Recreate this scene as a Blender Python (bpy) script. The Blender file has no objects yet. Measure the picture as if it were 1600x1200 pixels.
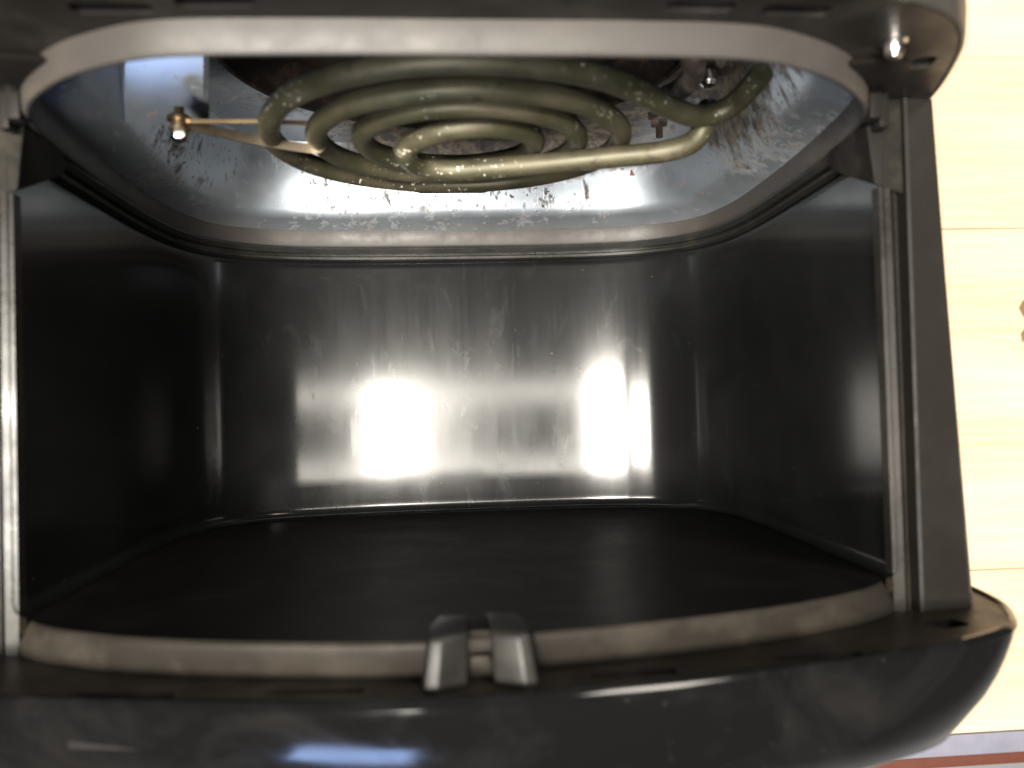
import bpy, bmesh, math, random
from mathutils import Vector, Matrix
from mathutils.geometry import tessellate_polygon
random.seed(7)
S = bpy.context.scene
ZB = 0.27                                   # height of the fryer's front rim above the bench (it lies on its back)

# ------------------------------------------------------------------ camera
CAM = Vector((-0.004677, 0.059589, 0.245812))            # relative to the front rim plane
RIGHT = Vector((0.996929, -0.027258, 0.073408))
UP = Vector((0.025568, 0.999388, 0.023862))
BACK = Vector((-0.074013, -0.021912, 0.997017))
FPX = 1244.0
cd = bpy.data.cameras.new('camera'); cam = bpy.data.objects.new('camera', cd)
S.collection.objects.link(cam)
m = Matrix((RIGHT, UP, BACK)).transposed().to_4x4()
m.translation = CAM + Vector((0, 0, ZB)); cam.matrix_world = m
cd.sensor_width = 36.0; cd.lens = FPX / 1600 * 36.0
cd.clip_start = 0.01; cd.clip_end = 50
cd.dof.use_dof = True; cd.dof.focus_distance = 0.40; cd.dof.aperture_fstop = 8.0
S.camera = cam

# ------------------------------------------------------------------ light: an indoor workshop, ceiling lamps, a window and two added strips
w = bpy.data.worlds.new('World'); S.world = w; w.use_nodes = True
bg = w.node_tree.nodes['Background']; bg.inputs[0].default_value = (1.0, 0.98, 0.95, 1); bg.inputs[1].default_value = 0.05

def area(name, loc, target, sx, sy, power, col):
    l = bpy.data.lights.new(name, 'AREA'); l.shape = 'RECTANGLE'; l.size = sx; l.size_y = sy
    l.energy = power; l.color = col
    o = bpy.data.objects.new(name, l); S.collection.objects.link(o)
    o.location = loc
    o.rotation_euler = (Vector(target) - Vector(loc)).to_track_quat('-Z', 'Y').to_euler()
    return o
area('ceiling_lamp', (-0.24, -0.02, 1.75), (-0.24, -0.02, 0), 0.36, 0.27, 62, (1, .94, .84))
area('ceiling_lamp', (1.00, 1.30, 1.90), (0.5, 0.3, 0), 0.6, 0.6, 37, (1, .93, .82))
area('ceiling_lamp', (-0.78, -0.02, 1.75), (-0.78, -0.02, 0), 0.50, 0.22, 34, (1, .94, .84))
area('ceiling_lamp', (-0.45, -1.05, 1.90), (0.05, 0, 0.2), 0.5, 0.35, 38, (1, .95, .88))
area('added_strip_light', (0.17, 0.085, 1.75), (0.17, 0.085, 0), 0.50, 0.035, 2.6, (1, .94, .84))  # added strip, imitates the upper edge of a partly blocked ceiling panel
area('added_strip_light', (0.20, -0.115, 1.75), (0.20, -0.115, 0), 0.46, 0.035, 2.6, (1, .94, .84))  # added strip, imitates the lower edge of the same panel
area('window_light', (-0.6, -2.2, 1.1), (0, 0, 0.3), 0.6, 0.30, 11, (.38, .56, 1))

S.view_settings.view_transform = 'Standard'; S.view_settings.look = 'None'
S.view_settings.gamma = 1; S.view_settings.exposure = 0.0
S.view_settings.use_curve_mapping = False
S.render.engine = 'CYCLES'

# ------------------------------------------------------------------ pixel (1600x1200) -> point helpers
def ray(u, v): return RIGHT * ((u - 800) / FPX) + UP * ((600 - v) / FPX) - BACK
def ony(u, v, y): d = ray(u, v); return CAM + d * ((y - CAM.y) / d.y)
def onz(u, v, z): d = ray(u, v); return CAM + d * ((z - CAM.z) / d.z)

# ------------------------------------------------------------------ materials
class NT:
    def __init__(s, name):
        s.m = bpy.data.materials.new(name); s.m.use_nodes = True
        s.t = s.m.node_tree; s.b = s.t.nodes['Principled BSDF']
        s.tc = s.t.nodes.new('ShaderNodeTexCoord')
    def n(s, typ, **kw):
        o = s.t.nodes.new(typ)
        for k, v in kw.items(): setattr(o, k, v)
        return o
    def l(s, a, b): s.t.links.new(a, b)
    def mapping(s, scale, loc=(0, 0, 0)):
        o = s.n('ShaderNodeMapping'); o.inputs['Scale'].default_value = scale; o.inputs['Location'].default_value = loc
        s.l(s.tc.outputs['Object'], o.inputs['Vector']); return o.outputs[0]
    def noise(s, scale, detail=4, rough=.55, vec=None, dist=0):
        o = s.n('ShaderNodeTexNoise'); o.inputs['Scale'].default_value = scale
        o.inputs['Detail'].default_value = detail; o.inputs['Roughness'].default_value = rough
        o.inputs['Distortion'].default_value = dist
        s.l(vec if vec is not None else s.tc.outputs['Object'], o.inputs['Vector']); return o.outputs['Fac']
    def ramp(s, fac, stops, interp='LINEAR'):
        o = s.n('ShaderNodeValToRGB'); o.color_ramp.interpolation = interp
        e = o.color_ramp.elements
        while len(e) < len(stops): e.new(.5)
        for i, (p, c) in enumerate(stops):
            e[i].position = p; e[i].color = c if len(c) == 4 else (*c, 1)
        s.l(fac, o.inputs[0]); return o.outputs[0]
    def fr(s, fac, a, b, lo=0., hi=1.):
        o = s.n('ShaderNodeMapRange'); o.clamp = True
        for k, v in zip((1, 2, 3, 4), (a, b, lo, hi)): o.inputs[k].default_value = v
        s.l(fac, o.inputs[0]); return o.outputs[0]
    def mix(s, fac, a, b):
        o = s.n('ShaderNodeMix', data_type='RGBA')
        if isinstance(fac, (int, float)): o.inputs[0].default_value = fac
        else: s.l(fac, o.inputs[0])
        for sock, v in ((o.inputs[6], a), (o.inputs[7], b)):
            if isinstance(v, tuple): sock.default_value = v if len(v) == 4 else (*v, 1)
            else: s.l(v, sock)
        return o.outputs[2]
    def math(s, op, a, b=None):
        o = s.n('ShaderNodeMath', operation=op)
        for sock, v in ((o.inputs[0], a), (o.inputs[1], b)):
            if v is None: continue
            if isinstance(v, (int, float)): sock.default_value = v
            else: s.l(v, sock)
        return o.outputs[0]
    def bump(s, h, strength, dist=.001):
        o = s.n('ShaderNodeBump'); o.inputs['Strength'].default_value = strength; o.inputs['Distance'].default_value = dist
        s.l(h, o.inputs['Height']); s.l(o.outputs[0], s.b.inputs['Normal'])
    def set(s, **kw):
        for k, v in kw.items():
            sock = s.b.inputs[k.replace('_', ' ')]
            if isinstance(v, (int, float)): sock.default_value = v
            elif isinstance(v, tuple): sock.default_value = v if len(v) == 4 else (*v, 1)
            else: s.l(v, sock)

def plastic(name, c, rough, spec=.5, dirt=(.10, .085, .065), amount=.35, coat=0):
    n = NT(name)
    big = n.noise(38, 5, .6); fine = n.noise(420, 3, .6)
    d = n.math('MULTIPLY', n.fr(big, .48, .75), amount)
    n.set(Base_Color=n.mix(d, c, dirt), Roughness=n.fr(n.noise(90, 6, .65), .3, .7, rough - .07, rough + .1), Specular_IOR_Level=spec, Coat_Weight=coat)
    n.bump(fine, .12, .0004)
    return n.m
M = {}
M['bezel'] = plastic('black_bezel_plastic', (.013, .011, .009), .42, .26)
M['post'] = plastic('grey_black_post_plastic', (.0100, .0088, .0076), .46, .10, (.03, .026, .021), .2)
M['rubber'] = plastic('grey_silicone', (.042, .038, .035), .43, .28, amount=.25)
M['seal'] = plastic('black_seal', (.012, .012, .011), .32, .5, amount=.2)
M['catch'] = plastic('catch_plastic', (.010, .0097, .0092), .38, .24, amount=.15)
M['sill'] = plastic('sill_plastic', (.0150, .0128, .0105), .52, .22, amount=.3)
M['rail'] = plastic('polished_rail_plastic', (.012, .0105, .009), .27, .22, amount=.15)
M['gusset'] = plastic('gusset_plastic', (.009, .008, .0068), .55, .08)
M['dark'] = plastic('slot_shade_black', (.006, .005, .005), .7, .2)  # near black puts the shade inside the slots into their colour
M['housing'] = plastic('housing_plastic', (.02, .02, .02), .35, .5)

def liner_mat():
    n = NT('worn_black_coating')
    streak = n.noise(1, 5, .65, n.mapping((420, 10, 420)))          # wipe marks running from floor to ring
    broad = n.noise(1, 3, .55, n.mapping((45, 9, 45)))
    film = n.noise(19, 4, .55, dist=.3)
    drip = n.noise(1, 6, .66, n.mapping((120, 42, 120)), dist=.8)
    dots = n.noise(520, 2, .5)
    c = n.mix(n.fr(film, .40, .70, 0, 1), (.0055, .0057, .0058), (.0095, .0098, .0102))
    c = n.mix(n.fr(drip, .60, .74, 0, .14), c, (.030, .031, .031))
    c = n.mix(n.fr(dots, .775, .80, 0, .8), c, (.20, .19, .17))
    r = n.math('ADD', n.fr(streak, .3, .7, .120, .138), n.fr(broad, .4, .65, -.012, .014))
    r = n.math('ADD', r, n.fr(drip, .56, .74, 0, .035))
    n.set(Base_Color=c, Roughness=n.fr(film, .35, .7, .36, .44), Specular_IOR_Level=.03, Coat_Weight=n.fr(drip, .58, .74, .86, .80), Coat_Roughness=r, Coat_IOR=1.45)
    return n.m
M['liner'] = liner_mat()
def floor_mat():
    n = NT('worn_black_floor')
    sm = n.noise(26, 6, .65, dist=.5); dots = n.noise(430, 2, .5)
    c = n.mix(n.fr(sm, .52, .75, 0, .5), (.0055, .005, .0045), (.015, .0128, .011))
    c = n.mix(n.fr(dots, .77, .80, 0, .6), c, (.16, .14, .11))
    n.set(Base_Color=c, Roughness=n.fr(sm, .35, .7, .36, .52), Specular_IOR_Level=.22)
    n.bump(n.noise(240, 3), .1, .0005)
    return n.m
M['floor'] = floor_mat()
def gloss_mat():
    n = NT('gloss_black_shell')
    sm = n.noise(21, 5, .62, dist=1.0); fine = n.noise(700, 2)
    c = n.mix(n.fr(sm, .46, .75, 0, .25), (.004, .004, .0042), (.030, .027, .025))
    c = n.mix(n.fr(fine, .76, .80, 0, .6), c, (.2, .19, .18))
    n.set(Base_Color=c, Roughness=n.fr(sm, .45, .7, .08, .20), Specular_IOR_Level=.36)
    return n.m
M['gloss'] = gloss_mat()

def pan_mat():
    n = NT('stained_reflector_steel')
    base = n.mix(n.noise(22, 4), (.50, .565, .64), (.66, .71, .76))
    rough = n.fr(n.noise(60, 5, .6), .3, .7, .36, .46)
    zone = n.noise(13, 3, .5)                                    # where the spatter is thick
    blot = n.noise(95, 5, .62, dist=.4)
    runs = n.noise(1, 5, .62, n.mapping((210, 60, 210)), dist=.2)
    tiny = n.noise(430, 3, .55)
    red = n.noise(240, 4, .6, n.mapping((1, 1, 1), (.7, .3, .1)), dist=.3)
    thr = n.fr(zone, .38, .66, .135, -.015)
    g = n.fr(n.math('SUBTRACT', blot, thr), .54, .62, 0, .7)
    g2 = n.fr(n.math('SUBTRACT', runs, thr), .52, .62, 0, .8)
    t = n.fr(n.math('SUBTRACT', tiny, thr), .60, .65, 0, .85)
    rr = n.fr(red, .665, .70, 0, .95)
    c = n.mix(g, base, (.15, .13, .105)); c = n.mix(g2, c, (.13, .098, .070))
    c = n.mix(t, c, (.065, .048, .037)); c = n.mix(rr, c, (.27, .080, .026))
    sx = n.n('ShaderNodeSeparateXYZ'); n.l(n.tc.outputs['Object'], sx.inputs[0])
    dx = n.math('MULTIPLY', n.math('SUBTRACT', sx.outputs[0], .015), .8); dz = n.math('SUBTRACT', sx.outputs[2], ZB - .080)
    rad_ = n.math('SQRT', n.math('ADD', n.math('MULTIPLY', dx, dx), n.math('MULTIPLY', dz, dz)))
    edge = n.math('ADD', rad_, n.math('MULTIPLY', n.math('SUBTRACT', n.noise(70, 5, .7), .5), .045))
    burn = n.fr(edge, .083, .094, .9, 0)
    soot = n.fr(n.math('ADD', sx.outputs[1], n.math('MULTIPLY', n.math('SUBTRACT', n.noise(75, 5, .7), .5), .022)), .1785, .1840, 0, .92)
    wid = n.fr(n.math('ABSOLUTE', n.math('SUBTRACT', sx.outputs[0], .02)), .07, .10, 1, 0)
    far = n.fr(sx.outputs[2], ZB - .12, ZB - .135, 0, 1)
    burn = n.math('MAXIMUM', burn, n.math('MULTIPLY', soot, n.math('MULTIPLY', wid, far)))
    c = n.mix(burn, c, n.mix(n.fr(n.noise(150, 5, .7), .46, .58), (.035, .022, .014), (.17, .125, .075)))
    dirt = n.math('MAXIMUM', burn, n.math('MAXIMUM', n.math('MAXIMUM', g, g2), n.math('MAXIMUM', t, rr)))
    n.set(Base_Color=c, Metallic=n.fr(dirt, 0, 1, .86, .05), Roughness=n.math('ADD', rough, n.math('MULTIPLY', dirt, .3)))
    n.bump(n.math('ADD', dirt, n.math('MULTIPLY', n.noise(30, 3), .8)), .22, .0006)
    return n.m
M['pan'] = pan_mat()
def rust_mat(name, dark, rust, thr=.5):
    n = NT(name)
    a = n.noise(120, 6, .65, dist=.6); b = n.noise(45, 4)
    c = n.mix(n.fr(a, thr, thr + .14), dark, rust)
    c = n.mix(n.fr(b, .55, .7, 0, .5), c, (.11, .085, .06))
    n.set(Base_Color=c, Roughness=.65, Metallic=.25); n.bump(a, .4, .001)
    return n.m
M['rust'] = rust_mat('rusty_fan_recess', (.012, .008, .006), (.055, .026, .013))
M['rust_metal'] = rust_mat('rusty_bracket_steel', (.05, .035, .028), (.20, .17, .14))
def coil_mat():
    n = NT('olive_sheath_metal')
    a = n.noise(60, 5, .6); sp = n.noise(620, 3, .6); z = n.noise(26, 2); d = n.noise(160, 5, .65, dist=.5); dz = n.noise(19, 2)
    c = n.mix(n.fr(a, .35, .65), (.056, .055, .030), (.100, .088, .056))
    c = n.mix(n.math('MULTIPLY', n.fr(d, .52, .6), n.fr(dz, .52, .62)), c, (.05, .038, .026))
    spk = n.math('MULTIPLY', n.fr(sp, .63, .67), n.fr(z, .52, .60))
    c = n.mix(spk, c, (.85, .80, .70))
    n.set(Base_Color=c, Metallic=.40, Roughness=n.fr(a, .3, .7, .44, .56), Specular_IOR_Level=.5)
    n.bump(n.math('ADD', spk, n.noise(300, 3)), .12, .0005)
    return n.m
M['coil'] = coil_mat()
def simple_metal(name, c, rough, var=.15):
    n = NT(name); a = n.noise(180, 4)
    n.set(Base_Color=n.mix(n.fr(a, .35, .7, 0, var * 3), c, tuple(x * .45 for x in c)), Metallic=1.0, Roughness=n.fr(a, .3, .7, rough, rough + .15))
    return n.m
M['chrome'] = simple_metal('bright_steel', (.75, .73, .70), .16)
M['brass'] = simple_metal('heat_browned_steel', (.55, .40, .25), .32)
M['strap'] = simple_metal('tarnished_strap_steel', (.30, .25, .18), .38)
M['trim'] = plastic('aluminium_strip', (.25, .25, .31), .4, .6, (.19, .19, .23), .4)
M['trim'].node_tree.nodes['Principled BSDF'].inputs['Metallic'].default_value = .4
def wood_mat():
    n = NT('pale_laminated_wood')
    info = n.n('ShaderNodeObjectInfo')
    grain = n.noise(1, 6, .62, n.mapping((9, 210, 60)), dist=.5)
    pore = n.noise(1, 3, .6, n.mapping((42, 900, 200)))
    wide = n.noise(1, 3, .5, n.mapping((2.2, 14, 8)))
    c = n.mix(n.fr(grain, .35, .68), (.58, .43, .275), (.45, .305, .18))
    c = n.mix(n.fr(wide, .42, .64, 0, .75), c, (.64, .52, .36))
    c = n.mix(n.fr(pore, .64, .70, 0, .55), c, (.28, .17, .08))
    c = n.mix(n.math('MULTIPLY', info.outputs['Random'], .25), c, (.62, .49, .34))
    # two brown scorch stains with a shape of their own
    sx = n.n('ShaderNodeSeparateXYZ'); n.l(n.tc.outputs['Object'], sx.inputs[0])
    wob = n.math('MULTIPLY', n.math('SUBTRACT', n.noise(80, 3), .5), .012)
    P = onz(1609, 484, -.27); Q = onz(1610, 524, -.27)
    for K, rr in ((P, .0085), (Q, .0075)):
        dx = n.math('SUBTRACT', sx.outputs[0], K.x); dy = n.math('SUBTRACT', sx.outputs[1], K.y)
        d = n.math('ADD', n.math('SQRT', n.math('ADD', n.math('MULTIPLY', dx, dx), n.math('MULTIPLY', dy, dy))), wob)
        c = n.mix(n.fr(d, rr * .8, rr, .85, 0), c, (.085, .045, .016))
    n.set(Base_Color=c, Roughness=.5, Specular_IOR_Level=.3); n.bump(pore, .15, .0004)
    return n.m
M['wood'] = wood_mat()
M['red'] = plastic('red_brown_edging', (.085, .028, .018), .5, .3, (.10, .04, .03), .5)
def concrete():
    n = NT('grey_floor'); a = n.noise(6, 6, .6)
    n.set(Base_Color=n.mix(a, (.30, .30, .31), (.45, .45, .45)), Roughness=.7); return n.m
M['concrete'] = concrete()

# ------------------------------------------------------------------ mesh helpers (all in rim coordinates, raised by ZB)
def link(name, verts, faces, mat, parent=None, smooth=True, bevel=0, sharp=35, raise_z=True):
    me = bpy.data.meshes.new(name)
    dz = ZB if raise_z else 0
    me.from_pydata([(v[0], v[1], v[2] + dz) for v in verts], [], faces)
    bm = bmesh.new(); bm.from_mesh(me)
    bmesh.ops.remove_doubles(bm, verts=bm.verts, dist=1e-6)
    bmesh.ops.recalc_face_normals(bm, faces=bm.faces)
    if bevel:
        es = [e for e in bm.edges if len(e.link_faces) == 2 and e.calc_face_angle(0) > math.radians(28)]
        bmesh.ops.bevel(bm, geom=es, offset=bevel, segments=2, profile=.6, affect='EDGES', clamp_overlap=True)
    for f in bm.faces: f.smooth = smooth
    for e in bm.edges:
        if len(e.link_faces) == 2 and e.calc_face_angle(0) > math.radians(sharp): e.smooth = False
    bm.to_mesh(me); bm.free()
    o = bpy.data.objects.new(name, me); me.materials.append(mat)
    S.collection.objects.link(o); o.parent = parent
    return o
def loft(rings, closed=True, cap0=False, cap1=False):
    V = []; F = []; n = len(rings[0])
    for r in rings: V += [tuple(p) for p in r]
    for i in range(len(rings) - 1):
        for j in range(n if closed else n - 1):
            k = (j + 1) % n
            F.append((i * n + j, i * n + k, (i + 1) * n + k, (i + 1) * n + j))
    if cap0: F.append(tuple(range(n)))
    if cap1: F.append(tuple(range((len(rings) - 1) * n, len(rings) * n)))
    return V, F
def box(x0, x1, y0, y1, z0, z1):
    V = [(x, y, z) for x in (x0, x1) for y in (y0, y1) for z in (z0, z1)]
    return V, [(0, 1, 3, 2), (4, 6, 7, 5), (0, 4, 5, 1), (2, 3, 7, 6), (0, 2, 6, 4), (1, 5, 7, 3)]
def join(*parts):
    V = []; F = []
    for v, f in parts:
        b = len(V); V += list(v); F += [tuple(i + b for i in q) for q in f]
    return V, F
def cat(pts, n, closed=False):
    """Catmull-Rom through pts, resampled to n points by arc length"""
    P = [Vector(p) for p in pts]; out = []; L = len(P)
    for i in range(L if closed else L - 1):
        if closed: a, b, c, d = P[i - 1], P[i], P[(i + 1) % L], P[(i + 2) % L]
        else: a, b, c, d = P[max(i - 1, 0)], P[i], P[i + 1], P[min(i + 2, L - 1)]
        for k in range(24):
            t = k / 24
            out.append(.5 * (2 * b + (c - a) * t + (2 * a - 5 * b + 4 * c - d) * t * t + (3 * b - a - 3 * c + d) * t ** 3))
    if closed: out.append(out[0].copy())
    else: out.append(P[-1])
    s = [0]
    for i in range(1, len(out)): s.append(s[-1] + (out[i] - out[i - 1]).length)
    res = []; j = 0
    for k in range(n):
        t = s[-1] * k / (n if closed else n - 1)
        while j < len(s) - 2 and s[j + 1] < t: j += 1
        f = (t - s[j]) / max(s[j + 1] - s[j], 1e-12)
        res.append(out[j].lerp(out[j + 1], f))
    return res
def inset(pts, d):
    """move a closed 2D outline inward by d"""
    n = len(pts); ctr = sum((Vector(p) for p in pts), Vector((0, 0))) / n; out = []
    for i in range(n):
        t = pts[(i + 1) % n] - pts[i - 1]; t.normalize(); nn = Vector((-t.y, t.x))
        if nn.dot(ctr - pts[i]) < 0: nn = -nn
        out.append(pts[i] + nn * d)
    return out
def tube(path, r, n=14, caps=True):
    P = [Vector(p) for p in path]; rings = []
    prev = None
    for i, p in enumerate(P):
        t = (P[min(i + 1, len(P) - 1)] - P[max(i - 1, 0)]).normalized()
        if prev is None:
            a = Vector((0, 1, 0)) if abs(t.y) < .9 else Vector((1, 0, 0))
            prev = (a - t * a.dot(t)).normalized()
        prev = (prev - t * prev.dot(t)).normalized(); b = t.cross(prev)
        rr = r[i] if isinstance(r, list) else r
        rings.append([p + (prev * math.cos(q) + b * math.sin(q)) * rr for q in (2 * math.pi * k / n for k in range(n))])
    return loft(rings, True, caps, caps)
def lathe(axis_pt, axis, prof, n=20):
    """prof: list of (distance along axis, radius)"""
    a = Vector(axis).normalized(); u = a.orthogonal().normalized(); v = a.cross(u); c = Vector(axis_pt)
    return loft([[c + a * d + (u * math.cos(q) + v * math.sin(q)) * max(r, 1e-5) for q in (2 * math.pi * k / n for k in range(n))] for d, r in prof], True, True, True)
def plate(outline, holes, y, wall_dy, edge=None):
    """flat plate in plane y with holes; each hole gets walls going to y+wall_dy"""
    polys = [[Vector((p[0], p[1], 0)) for p in outline]] + [[Vector((p[0], p[1], 0)) for p in h] for h in holes]
    tris = tessellate_polygon(polys)
    flat = [q for pl in polys for q in pl]
    V = [(q.x, y, q.y) for q in flat]; F = [tuple(t) for t in tris]
    for h, dy in zip(holes, wall_dy):
        if dy == 0: continue
        V2, F2 = loft([[(p[0], y, p[1]) for p in h], [(p[0], y + dy, p[1]) for p in h]], True, False, True)
        b = len(V); V += V2; F += [tuple(i + b for i in f) for f in F2]
    return V, F
def rrect(cx, cz, lx, lz, ang=0, r=None, k=5):
    r = r if r is not None else min(lx, lz) * .45; out = []
    for sx, sz, a0 in ((1, 1, 0), (-1, 1, 90), (-1, -1, 180), (1, -1, 270)):
        for i in range(k):
            a = math.radians(a0 + 90 * i / (k - 1))
            out.append(((lx / 2 - r) * sx + r * math.cos(a), (lz / 2 - r) * sz + r * math.sin(a)))
    c, s = math.cos(ang), math.sin(ang)
    return [Vector((cx + x * c - z * s, cz + x * s + z * c)) for x, z in out]

def tag(o, label, category, group=None):
    o['label'] = label; o['category'] = category
    if group: o['group'] = group
    return o

# ------------------------------------------------------------------ setting
gf = link('floor', *box(-4, 4, -4, 4, -1.2, -1.1), M['concrete'], smooth=False); gf['kind'] = 'structure'

bench = bpy.data.objects.new('workbench', None); S.collection.objects.link(bench); bench.location = (0, 0, 0)
tag(bench, 'pale wooden workbench top with an aluminium edge strip, under and beside the fryer', 'workbench')
E0 = onz(1590, 1141, -.27).y; SE = onz(1550, 890, -.27).y; SW = onz(1550, 357, -.27).y
for y0, y1 in ((E0 + .0003, SE - .00022), (SE + .00022, SW - .00022), (SW + .00022, SW + .235), (SW + .2358, SW + .47)):
    link('plank', *box(-.9, 1.1, y0, y1, -.30, -.27), M['wood'], bench, bevel=.0006)
link('bench_core', *box(-.9, 1.1, E0, SW + .47, -.34, -.302), M['wood'], bench, smooth=False)
E1 = onz(1590, 1176, -.27).y; E2 = onz(1590, 1193, -.275).y
link('edge_strip', *box(-.9, 1.1, E1, E0 - .0008, -.335, -.2705), M['trim'], bench, bevel=.001)
link('edging', *box(-.9, 1.1, E2, E1 - .0004, -.335, -.2745), M['red'], bench, bevel=.002)
for lx in (-.82, 1.02):
    for ly in (E0 + .05, SW + .40):
        link('leg', *box(lx - .03, lx + .03, ly - .03, ly + .03, -1.1, -.34), M['wood'], bench, smooth=False)

# ------------------------------------------------------------------ the air fryer, lying on its back, drawer taken out
fry = bpy.data.objects.new('air_fryer', None); S.collection.objects.link(fry); fry.location = (0, 0, 0)
tag(fry, 'black plastic air fryer lying on its back with its drawer removed, coil exposed inside', 'air fryer')

# ring outline (x, z) of the opening under the heating element
half = [(0, .050), (.04, .050), (.073, .0485), (.092, .0420), (.108, .0315), (.1235, .0140), (.1315, -.008), (.1365, -.055),
        (.1385, -.100), (.1375, -.138), (.1285, -.169), (.106, -.1865), (.070, -.1935), (.035, -.195), (0, -.1955)]
RING = cat([Vector(p) for p in half] + [Vector((-x, z)) for x, z in half[-2:0:-1]], 200, True)
def at_y(o, y): return [Vector((p.x, y, p.y)) for p in o]

# --- cavity liner: from right front edge round the back to the left front edge
bx = [(.135, .001), (.1355, -.02), (.1368, -.055), (.1380, -.100), (.1370, -.138), (.1280, -.169), (.106, -.1870), (.070, -.1945), (.035, -.1962), (0, -.1968)]
LN = cat([Vector(p) for p in bx] + [Vector((-x, z)) for x, z in bx[-2::-1]], 150)
for _ in range(36):                                     # even out the curvature so that reflections flow round the corners
    LN = [LN[0]] + [LN[k] * .5 + (LN[k - 1] + LN[k + 1]) * .25 for k in range(1, len(LN) - 1)] + [LN[-1]]
def open_inset(pts, d):
    out = []
    for i, p in enumerate(pts):
        t = (pts[min(i + 1, len(pts) - 1)] - pts[max(i - 1, 0)]).normalized(); nn = Vector((-t.y, t.x))
        if nn.dot(Vector((0, -.06)) - p) < 0: nn = -nn
        out.append(p + nn * d)
    return out
rings = []
for d, y in ((.0035, .0003), (.0018, .0008), (.0006, .0020), (.0001, .0038), (0, .0052), (0, .0066), (.0000, .03), (.0000, .07), (.0000, .11), (.0000, .1345), (.0000, .1360), (-.0004, .1376), (-.0014, .1388), (-.004, .1395)):
    rings.append(at_y(open_inset(LN, d), y))
link('cavity_liner', *loft(rings, False), M['liner'], fry)
# --- floor, with the bowed front edge, and the sill below it
fe = [(.1300, -.002), (.1285, .003), (.118, .0115), (.102, .0195), (.083, .0265), (.05, .0345), (.017, .0390)]
FE = cat([Vector(p) for p in fe] + [Vector((-x, z * 1.06 + .0007)) for x, z in fe[::-1]], 90)
V = []; F = []
back = open_inset(LN, .0030)
pts = [Vector((p.x, p.y, 0)) for p in back] + [Vector((p.x, p.y, 0)) for p in FE[::-1]]
tr = tessellate_polygon([pts])
link('cavity_floor', [(p.x, 0.0, p.y) for p in pts], [tuple(t) for t in tr], M['floor'], fry)
SB = [Vector((p.x * 1.045, p.y - .004)) for p in FE]
rs = []
for f, y, dz in ((0, -.0001, -.003), (0, -.0005, -.0010), (.06, -.0014, .0000), (.2, -.0030, .0006), (.9, -.0090, .0008), (1, -.0105, .0004), (1, -.0125, -.003)):
    rs.append([Vector((a.x + (b.x - a.x) * f, y, a.y + (b.y - a.y) * f + dz)) for a, b in zip(FE, SB)])
link('sill', *loft(rs, False), M['sill'], fry)

# --- lower bezel: shelf with vent slots, then the glossy rounded base
YB = -.0108
dl = [(0, .0570), (.04, .0545), (.09, .0460), (.129, .0362), (.1565, .0230), (.1705, .0045), (.1760, -.014), (.1775, -.035), (.176, -.10), (.169, -.20), (.160, -.255)]
def dee(ctrl, n): return cat([Vector((-x, z)) for x, z in ctrl[:0:-1]] + [Vector(p) for p in ctrl], n)
DB = dee(dl, 161)
def slot_px(pts, y, lz, r=None):
    (u0, v0), (u1, v1) = pts
    a = ony(u0, v0, y); b = ony(u1, v1, y)
    return rrect((a.x + b.x) / 2, (a.z + b.z) / 2, abs(b.x - a.x), lz, math.atan2(b.z - a.z, b.x - a.x), r)
shelf_in = [Vector((p.x, p.y - .0035)) for p in SB]
bs = [slot_px(((105, 1088), (272, 1089)), YB, .0045), slot_px(((412, 1083), (570, 1079)), YB, .0045),
      slot_px(((922, 1058), (1058, 1048)), YB, .0045), slot_px(((1208, 1030), (1348, 1021)), YB, .0045),
      slot_px(((1456, 978), (1502, 970)), YB, .0085, .0028)]
DBi = open_inset(DB, .0022)
outl = DBi + [Vector((DBi[-1].x - .02, -.255)), Vector((DBi[-1].x - .02, -.02)), Vector((.147, -.012))] + shelf_in + [Vector((-.147, -.012)), Vector((-DBi[-1].x + .02, -.02)), Vector((-DBi[-1].x + .02, -.255))]
clean = [outl[0]]
for q in outl[1:]:
    if (q - clean[-1]).length > 1e-5: clean.append(q)
sh = link('lower_bezel', *plate(clean, bs, YB, [0] * 5), M['bezel'], fry)
for h in bs: link('vent_slot', *loft([at_y(h, YB), at_y(h, YB - .012)], True, False, True), M['dark'], sh)
prof = [(.0034, YB - .0015), (.0030, YB + .0003), (.0022, YB + .0011), (.0012, YB + .0010), (.0004, YB + .0002), (0, YB - .0010), (.0006, YB - .0016), (.0010, YB - .004), (.0030, YB - .010), (.0052, YB - .0155),
        (.0088, YB - .0225), (.0140, YB - .030), (.020, YB - .0385), (.033, YB - .047), (.050, YB - .054), (.075, YB - .058)]
link('base_shell', *loft([at_y(open_inset(DB, d), y) for d, y in prof], False), M['gloss'], fry)

# --- catch block in the middle of the sill
cb = bpy.data.objects.new('drawer_catch', None)
def prism(poly, y0, y1, sh0=1, sh1=1, cx=0):
    a = [(cx + (p[0] - cx) * sh0, y0, p[1]) for p in poly]; b = [(cx + (p[0] - cx) * sh1, y1, p[1]) for p in poly]
    return loft([a, b], True, True, True)
cxl = .0004
jawL = [(-.0146, .040), (-.0152, .046), (-.0142, .0495), (-.0110, .0500), (-.0036, .0470), (-.0029, .038), (-.0029, .030), (-.0125, .030)]
def catch(sign):
    b = [(sign * p[0] + cxl, p[1]) for p in jawL]
    t = [(sign * p[0] * .86 + cxl, p[1] - .002 + (.0 if p[1] > .031 else .002)) for p in jawL]
    return loft([[(x, YB - .002, z) for x, z in b], [(x, .0012, z) for x, z in t], [(x * .97, .0024, z - .0012) for x, z in t]], True, True, True)
ca = link('drawer_catch', *join(catch(-1), catch(1)), M['catch'], fry, bevel=.0006)
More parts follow.
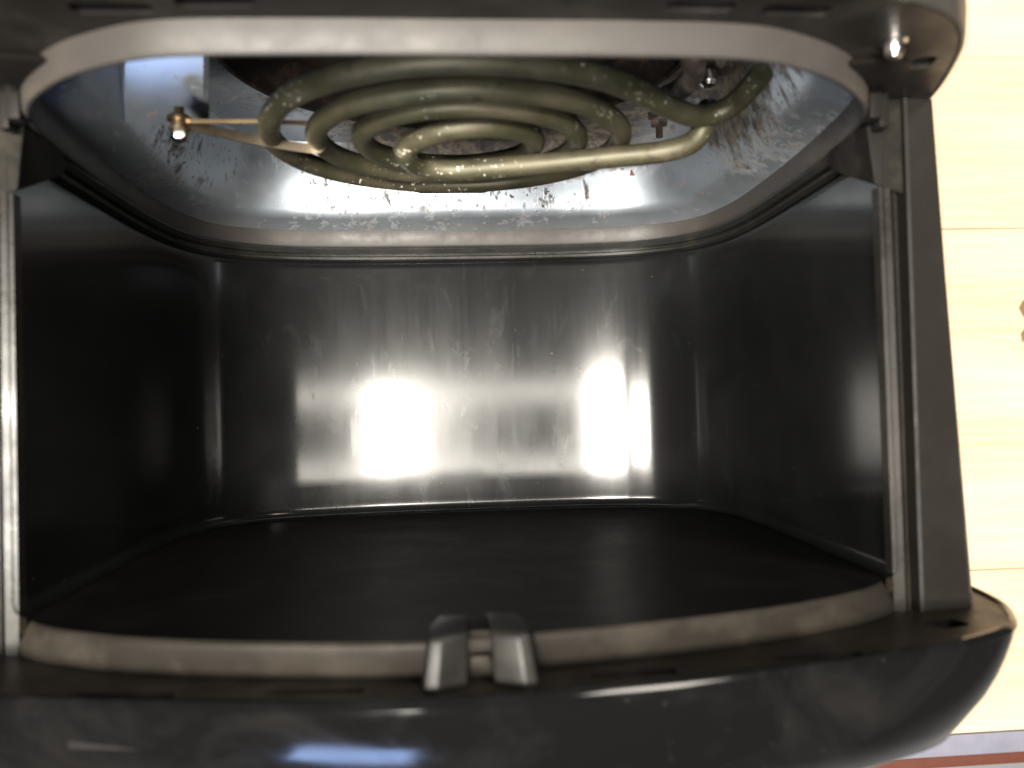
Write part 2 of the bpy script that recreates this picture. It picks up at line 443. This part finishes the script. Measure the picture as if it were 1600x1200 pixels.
link('catch_bridge', *box(-.0036 + cxl, .0036 + cxl, YB - .002, .0010, .028, .0400), M['gusset'], ca, bevel=.0004)
link('catch_tongue', *box(-.0024 + cxl, .0024 + cxl, -.0068, -.0042, .0402, .0440), M['gusset'], ca, bevel=.0005)

# --- side posts with their guide ridges
def post(s):
    def prof(y):
        k = y / .155; o = .1600 - .0060 * k; i = .1425 + .0008 * k
        return [(i - .0012, -.0090), (i - .0006, .0010), (i + .0004, .0014), (i + .0010, .0004), (.1490, .0000), (o - .0008, -.0004), (o, -.0020), (o, -.012)]
    ys = [-.0108, .03, .07, .11, .1375, .1542]
    return loft([[(s * x, y, z) for x, z in prof(y)] for y in ys], False)
def rail(s):
    def prof(y):
        i = .1425 + .0008 * y / .155
        return [(.1336, -.004), (.1338, .0000), (.1372, .0007), (.1376, -.0020), (.1386, -.0024), (.1390, -.0006), (.1396, -.0006), (.1400, -.0038), (i - .0011, -.0038)]
    return loft([[(s * x, y, z) for x, z in prof(y)] for y in (-.0108, .03, .07, .1255)], False)
def side(s):
    def prof(y):
        k = y / .155; o = .1612 - .0060 * k
        return [(o - .0008, -.012), (o, -.0065), (o + .0012 + .0012 * (1 - k), -.0060), (o + .0026 + .0012 * (1 - k), -.0085), (o + .004, -.03), (o + .004, -.12), (o + .002, -.20), (o - .002, -.262)]
    ys = [-.0100, .03, .07, .11, .156]
    return loft([[(s * x, y, z) for x, z in prof(y)] for y in ys], False)
for s in (1, -1):
    pp = link('side_post', *post(s), M['post'], fry, sharp=40)
    link('guide_rail', *rail(s), M['rail'], pp, sharp=40)
    link('side_panel', *side(s), M['bezel'], fry)
    # gusset between post and ring, bottom edge rising towards the back
    g = [(.1320, .1262, .0008), (.1419, .1225, .0008), (.1422, .1542, .0008), (.1290, .1542, .0008)]
    h = [(.1325, .1395, -.0300), (.1419, .1395, -.0300), (.1422, .1542, -.0300), (.1320, .1542, -.0300)]
    link('gusset', *loft([[(s * x, y, z) for x, y, z in g], [(s * x, y, z) for x, y, z in h]], True, True, True), M['gusset'], fry, bevel=.0012)
    # stepped clips on the ring
    c1 = link('ring_clip', *box(min(s * .1265, s * .1305), max(s * .1265, s * .1305), .1445, .1550, .0040, .0100), M['post'], fry, bevel=.0006)
    link('clip_step', *box(min(s * .1308, s * .1340), max(s * .1308, s * .1340), .1425, .1535, .0030, .0075), M['post'], c1, bevel=.0006)
    # flat lug from ring to bezel
    L0 = [(s * .108, .0330), (s * .1205, .0355), (s * .1270, .0330), (s * .1300, .0200), (s * .124, .0155)]
    link('ring_lug', *loft([[(x, .1512, z) for x, z in L0], [(x, .1543, z - .0035) for x, z in L0]], True, True, True), M['post'], fry, bevel=.0006)

# --- upper bezel: underside plate with vent slots, rounded front above it
YT = .1545
du = [(0, .0710), (.06, .0700), (.10, .0660), (.1235, .0560), (.1365, .0420), (.1455, .0230), (.1525, .0030), (.156, -.015), (.157, -.05), (.157, -.20), (.152, -.255)]
DT = dee(du, 161)
ts = [slot_px(((108, 13), (240, 13)), YT, .0052), slot_px(((272, 3), (400, 2)), YT, .0052), slot_px(((1040, 8), (1150, 11)), YT, .0052), slot_px(((1190, 15), (1298, 18)), YT, .0052),
      slot_px(((1422, 100), (1461, 96)), YT, .0080, .002)]
ringhole = inset(RING, -.0002)
DTi = open_inset(DT, .002)
ub = link('upper_bezel', *plate(DTi, ts + [ringhole], YT, [.0] * 6), M['bezel'], fry)
for h in ts: link('vent_slot', *loft([at_y(h, YT), at_y(h, YT + .0008), at_y(h, YT + .012)], True, False, True), M['dark'], ub)
prof = [(.0030, YT + .002), (.0020, YT), (.0010, YT - .0004), (.0002, YT + .0002), (0, YT + .0015), (-.0004, YT + .008), (0, YT + .03), (.003, YT + .06), (.010, YT + .078), (.025, YT + .088), (.05, YT + .092)]
link('top_shell', *loft([at_y(open_inset(DT, d), y) for d, y in prof], False), M['housing'], fry)
P = ony(1396, 60, .1545)
pin = link('glint_stud', *lathe((P.x, YT, P.z), (0, -1, 0), [(0, .0035), (.001, .0035), (.0014, .0026), (.004, .0025), (.0052, .0018), (.0056, .0004)]), M['chrome'], fry)  # bright steel stud added to give the glint of a glossy bump

# --- housing behind (rear shell resting on the bench)
hb = []
def sup(cx, cy, rx, ry, z, n=96, e=5.0):
    o = []
    for k in range(n):
        a = 2 * math.pi * k / n; c, s_ = math.cos(a), math.sin(a)
        o.append((cx + rx * abs(c) ** (2 / e) * (1 if c >= 0 else -1), cy + ry * abs(s_) ** (2 / e) * (1 if s_ >= 0 else -1), z))
    return o
link('rear_shell', *loft([sup(0, .0925, .1500, .1560, -.215), sup(0, .0925, .1530, .1580, -.225), sup(0, .0925, .1530, .1580, -.250), sup(0, .0925, .147, .152, -.2650), sup(0, .0925, .138, .143, -.2699)], True, False, True), M['housing'], fry)

# --- collar (grey ring), its black seal, the reflector pan
yc = .146
RI = inset(RING, .0026)
link('ring_collar', *loft([at_y(inset(RING, -.0006), YT + .001), at_y(RING, yc + .0012), at_y(inset(RING, .0006), yc + .0002), at_y(inset(RING, .0013), yc), at_y(inset(RING, .0021), yc + .0003), at_y(RI, yc + .0012), at_y(inset(RING, .0028), YT + .0005)], True), M['rubber'], fry)
sl = [p for p in LN if p.y < .0]
link('seal', *loft([at_y(open_inset(sl, d), y) for d, y in ((.0000, .1470), (.0022, .1462), (.0026, .1450), (.0014, .1430), (-.0008, .1425), (-.0006, .1415), (.0014, .1408), (.0010, .1396), (-.0012, .1388))], False), M['seal'], fry)

pc = Vector((0, -.072))
def polar(o, n=180):
    """resample closed outline by angle about pc"""
    out = []
    m_ = len(o)
    for k in range(n):
        a = 2 * math.pi * k / n; d = Vector((math.cos(a), math.sin(a))); best = None
        for i in range(m_):
            p, q = o[i] - pc, o[(i + 1) % m_] - pc; e = q - p
            den = d.x * e.y - d.y * e.x
            if abs(den) < 1e-12: continue
            t = (p.x * e.y - p.y * e.x) / den; s_ = (p.x * d.y - p.y * d.x) / den
            if t > 0 and -1e-9 <= s_ <= 1 + 1e-9: best = t if best is None else max(best, t)
        out.append(pc + d * best)
    return out
PR = polar(RING)
def pan_ring(d):
    return [p + (pc - p).normalized() * d for p in PR]
ell = lambda rx, rz: [pc + Vector((0, -.0025)) + Vector((rx * math.cos(2 * math.pi * k / 180), rz * math.sin(2 * math.pi * k / 180))) for k in range(180)]
lv = [(pan_ring(.0020), .1546), (pan_ring(.0125), .1588), (pan_ring(.0150), .1602), (pan_ring(.0172), .1635), (pan_ring(.0212), .173), (pan_ring(.0240), .182), (pan_ring(.0262), .1905), (pan_ring(.0290), .1960), (pan_ring(.0330), .1980)]
e0 = ell(.0955, .085)
mid = [a.lerp(b, .5) for a, b in zip(pan_ring(.0330), e0)]
lv += [(mid, .1990), (e0, .1995)]
pan = link('reflector_pan', *loft([at_y(o, y) for o, y in lv], True), M['pan'], fry)
lv = [(e0, .1995), (ell(.0945, .084), .2005), (ell(.0925, .082), .212), (ell(.088, .078), .2165), (ell(.030, .026), .2175)]
link('fan_recess', *loft([at_y(o, y) for o, y in lv], True, False, True), M['rust'], fry)
# dark solid block for the shade in the pan's far wall slot, under the coil
P0 = onz(640, 296, -.1745); P1 = onz(772, 297, -.1745)
sx0, sx1, sy = P0.x, P1.x, P0.y
link('pan_slot_shade', *loft([[(sx0 + .003, sy + .0035, -.1766), (sx0, sy - .0005, -.1766), (sx0 + .006, sy - .0020, -.1766), (sx1 - .006, sy - .0020, -.1766), (sx1, sy - .0005, -.1766), (sx1 - .003, sy + .0035, -.1766)],
                        [(sx0 + .003, sy + .0035, -.1700), (sx0, sy - .0005, -.1700), (sx0 + .006, sy - .0020, -.1716), (sx1 - .006, sy - .0020, -.1716), (sx1, sy - .0005, -.1700), (sx1 - .003, sy + .0035, -.1700)]], True, True, True), M['dark'], fry)
# fan
fan = link('fan', *join(lathe((0.004, .2170, -.085), (0, -1, 0), [(0, .016), (.004, .016), (.007, .010), (.010, .006), (.011, .001)])), M['rust_metal'], fry)
for k in range(8):
    a = k * math.pi / 4; c, s_ = math.cos(a), math.sin(a)
    q = [(.012, -.004), (.060, -.013), (.062, .010), (.012, .004)]
    top = [(.004 + c * r - s_ * t, .2125 + (.003 if t > 0 else -.001), -.085 + (s_ * r + c * t) * .9) for r, t in q]
    link('blade', *loft([top, [(x, y + .0012, z) for x, y, z in top]], True, True, True), M['rust_metal'], fan)

# --- heating element
he = bpy.data.objects.new('heating_element', None); S.collection.objects.link(he); he.parent = fry
Y0 = .157; xc, zc = .0005, -.0495
def rad(th):      # th in turns from the right, going over the near side
    return .0762 - .0161 * th
path = []
P = lambda u, v, y: ony(u, v, y)
lead = [P(1192, 112, .166), P(1165, 145, .163), P(1135, 170, .160), P(1100, 181, .158), P(1062, 174, .157)]
n0, n1 = .085, 3.60
N = 260
sp = []
for k in range(N + 1):
    th = n0 + (n1 - n0) * k / N
    r = rad(th); a = th * 2 * math.pi
    y = Y0 - .0075 * max(0, min(1, (th - 3.0) / .6)) ** 1.3
    sp.append(Vector((xc + r * math.cos(a), y, zc + .90 * r * math.sin(a) + (.0055 * math.sin(a) if th < .5 else 0))))
tail = [P(632, 240, .1500), P(655, 259, .1490), P(700, 266, .1482), P(760, 263, .1480), P(850, 256, .1480), P(950, 246, .1485), P(1030, 238, .1492), P(1075, 226, .1505), P(1096, 207, .1535), P(1102, 192, .157), P(1108, 165, .164)]
sp = [q for q in sp][:]
coilpts = cat(lead + sp[6:-10:8] + tail, 460)
link('coil', *tube(coilpts, .0039, 16), M['coil'], he)
# support strap with its bolt
def strip(pts, h, t):
    P_ = [Vector(p) for p in pts]; rr = []
    for i, p in enumerate(P_):
        tt = (P_[min(i + 1, len(P_) - 1)] - P_[max(i - 1, 0)]); tt.y = 0; tt.normalize(); nn = Vector((-tt.z, 0, tt.x)) * t / 2
        rr.append([p + nn + Vector((0, h / 2, 0)), p - nn + Vector((0, h / 2, 0)), p - nn - Vector((0, h / 2, 0)), p + nn - Vector((0, h / 2, 0))])
    return loft(rr, True, True, True)
yb = .157
s1 = [P(272, 189, yb), P(310, 190, yb), P(400, 190, yb), P(470, 192, yb + .001), P(500, 194, yb + .001)]
s2 = [P(272, 191, yb - .001), P(300, 197, yb - .001), P(400, 219, yb - .002), P(480, 232, yb - .003), P(502, 232, yb - .003), P(508, 226, yb - .002)]
st = link('support_strap', *strip(cat(s1, 24), .0014, .0009), M['brass'], he)
link('strap_arm', *strip(cat(s2, 40), .0034, .0007), M['strap'], st)
B = P(280, 190, yb)
bo = link('bolt', *lathe((B.x, .1648, B.z), (0, -1, 0), [(.0030, .0016), (.0055, .0016), (.0056, .0030), (.0064, .0030), (.0065, .0040), (.0075, .0040), (.0076, .0026), (.0098, .0026), (.0100, .0034), (.0108, .0034), (.0112, .0026)], 16), M['brass'], he)
link('nut', *lathe((B.x, .1648 - .0110, B.z), (0, -1, 0), [(0, .0030), (.0022, .0030), (.0034, .0022), (.0040, .0008)], 6), M['chrome'], bo)
# tilted mounting plate behind the bolt
Q = P(262, 194, .1625); nrm = Vector((.06, -.80, .60))
def onplane(u, v):
    d = ray(u, v); return CAM + d * ((Q - CAM).dot(nrm) / d.dot(nrm))
us = [196, 228, 260, 292, 318, 326]; vs = [196, 186, 165, 140, 115, 90, 65]
gr = []
for v_ in vs:
    gr.append([onplane(u_, v_ - (6 if i_ in (0, 5) and v_ == 196 else 0)) + nrm * (.0011 * math.sin((196 - v_) / 131 * math.pi) - (.0012 if i_ == 5 else 0)) for i_, u_ in enumerate(us)])
Vt, Ft = loft(gr, False)
nV = len(Vt); Vb = [tuple(Vector(q) - nrm * .0015) for q in Vt]; nu = len(us)
rim = list(range(nu)) + [k * nu + nu - 1 for k in range(1, len(vs))] + list(range(len(vs) * nu - 2, (len(vs) - 1) * nu - 1, -1)) + [k * nu for k in range(len(vs) - 2, 0, -1)]
Fs = [(rim[k], rim[(k + 1) % len(rim)], rim[(k + 1) % len(rim)] + nV, rim[k] + nV) for k in range(len(rim))]
link('mount_plate', Vt + Vb, Ft + [tuple(q + nV for q in f) for f in Ft] + Fs, M['pan'], fry)
K = onplane(250, 70)
link('mount_leg', *box(K.x - .008, K.x + .008, K.y - .002, .1985, K.z - .0015, K.z + .004), M['pan'], fry)
# terminal bracket, clip and sheath at the right
B = P(1140, 140, .178)
tb = link('terminal_bracket', *lathe((B.x, .199, B.z), (.15, -1, .1), [(0, .015), (.006, .0150), (.009, .0138), (.010, .0120), (.0085, .0100), (.002, .009)], 28), M['rust_metal'], he)
Bs = P(1108, 150, .176)
link('terminal_screw', *lathe((Bs.x, .185, Bs.z), (0, -1, .1), [(0, .0035), (.004, .0035), (.0055, .0024), (.006, .0005)], 16), M['chrome'], he)
a0 = P(1082, 88, .172); a1 = P(1085, 112, .170); a2 = P(1065, 138, .172); a3 = P(1040, 150, .180)
link('sheath', *tube(cat([a0 + Vector((0, .01, .01)), a0, a1, a2, a3], 20), .0040, 12), M['rust_metal'], he)
B = P(1030, 205, .190)
nt = link('bracket_stud', *lathe((B.x, .199, B.z), (0, -1, 0), [(0, .006), (.002, .006), (.0025, .0045), (.006, .0045), (.0062, .002), (.012, .002), (.0125, .0003)], 6), M['rust_metal'], he)
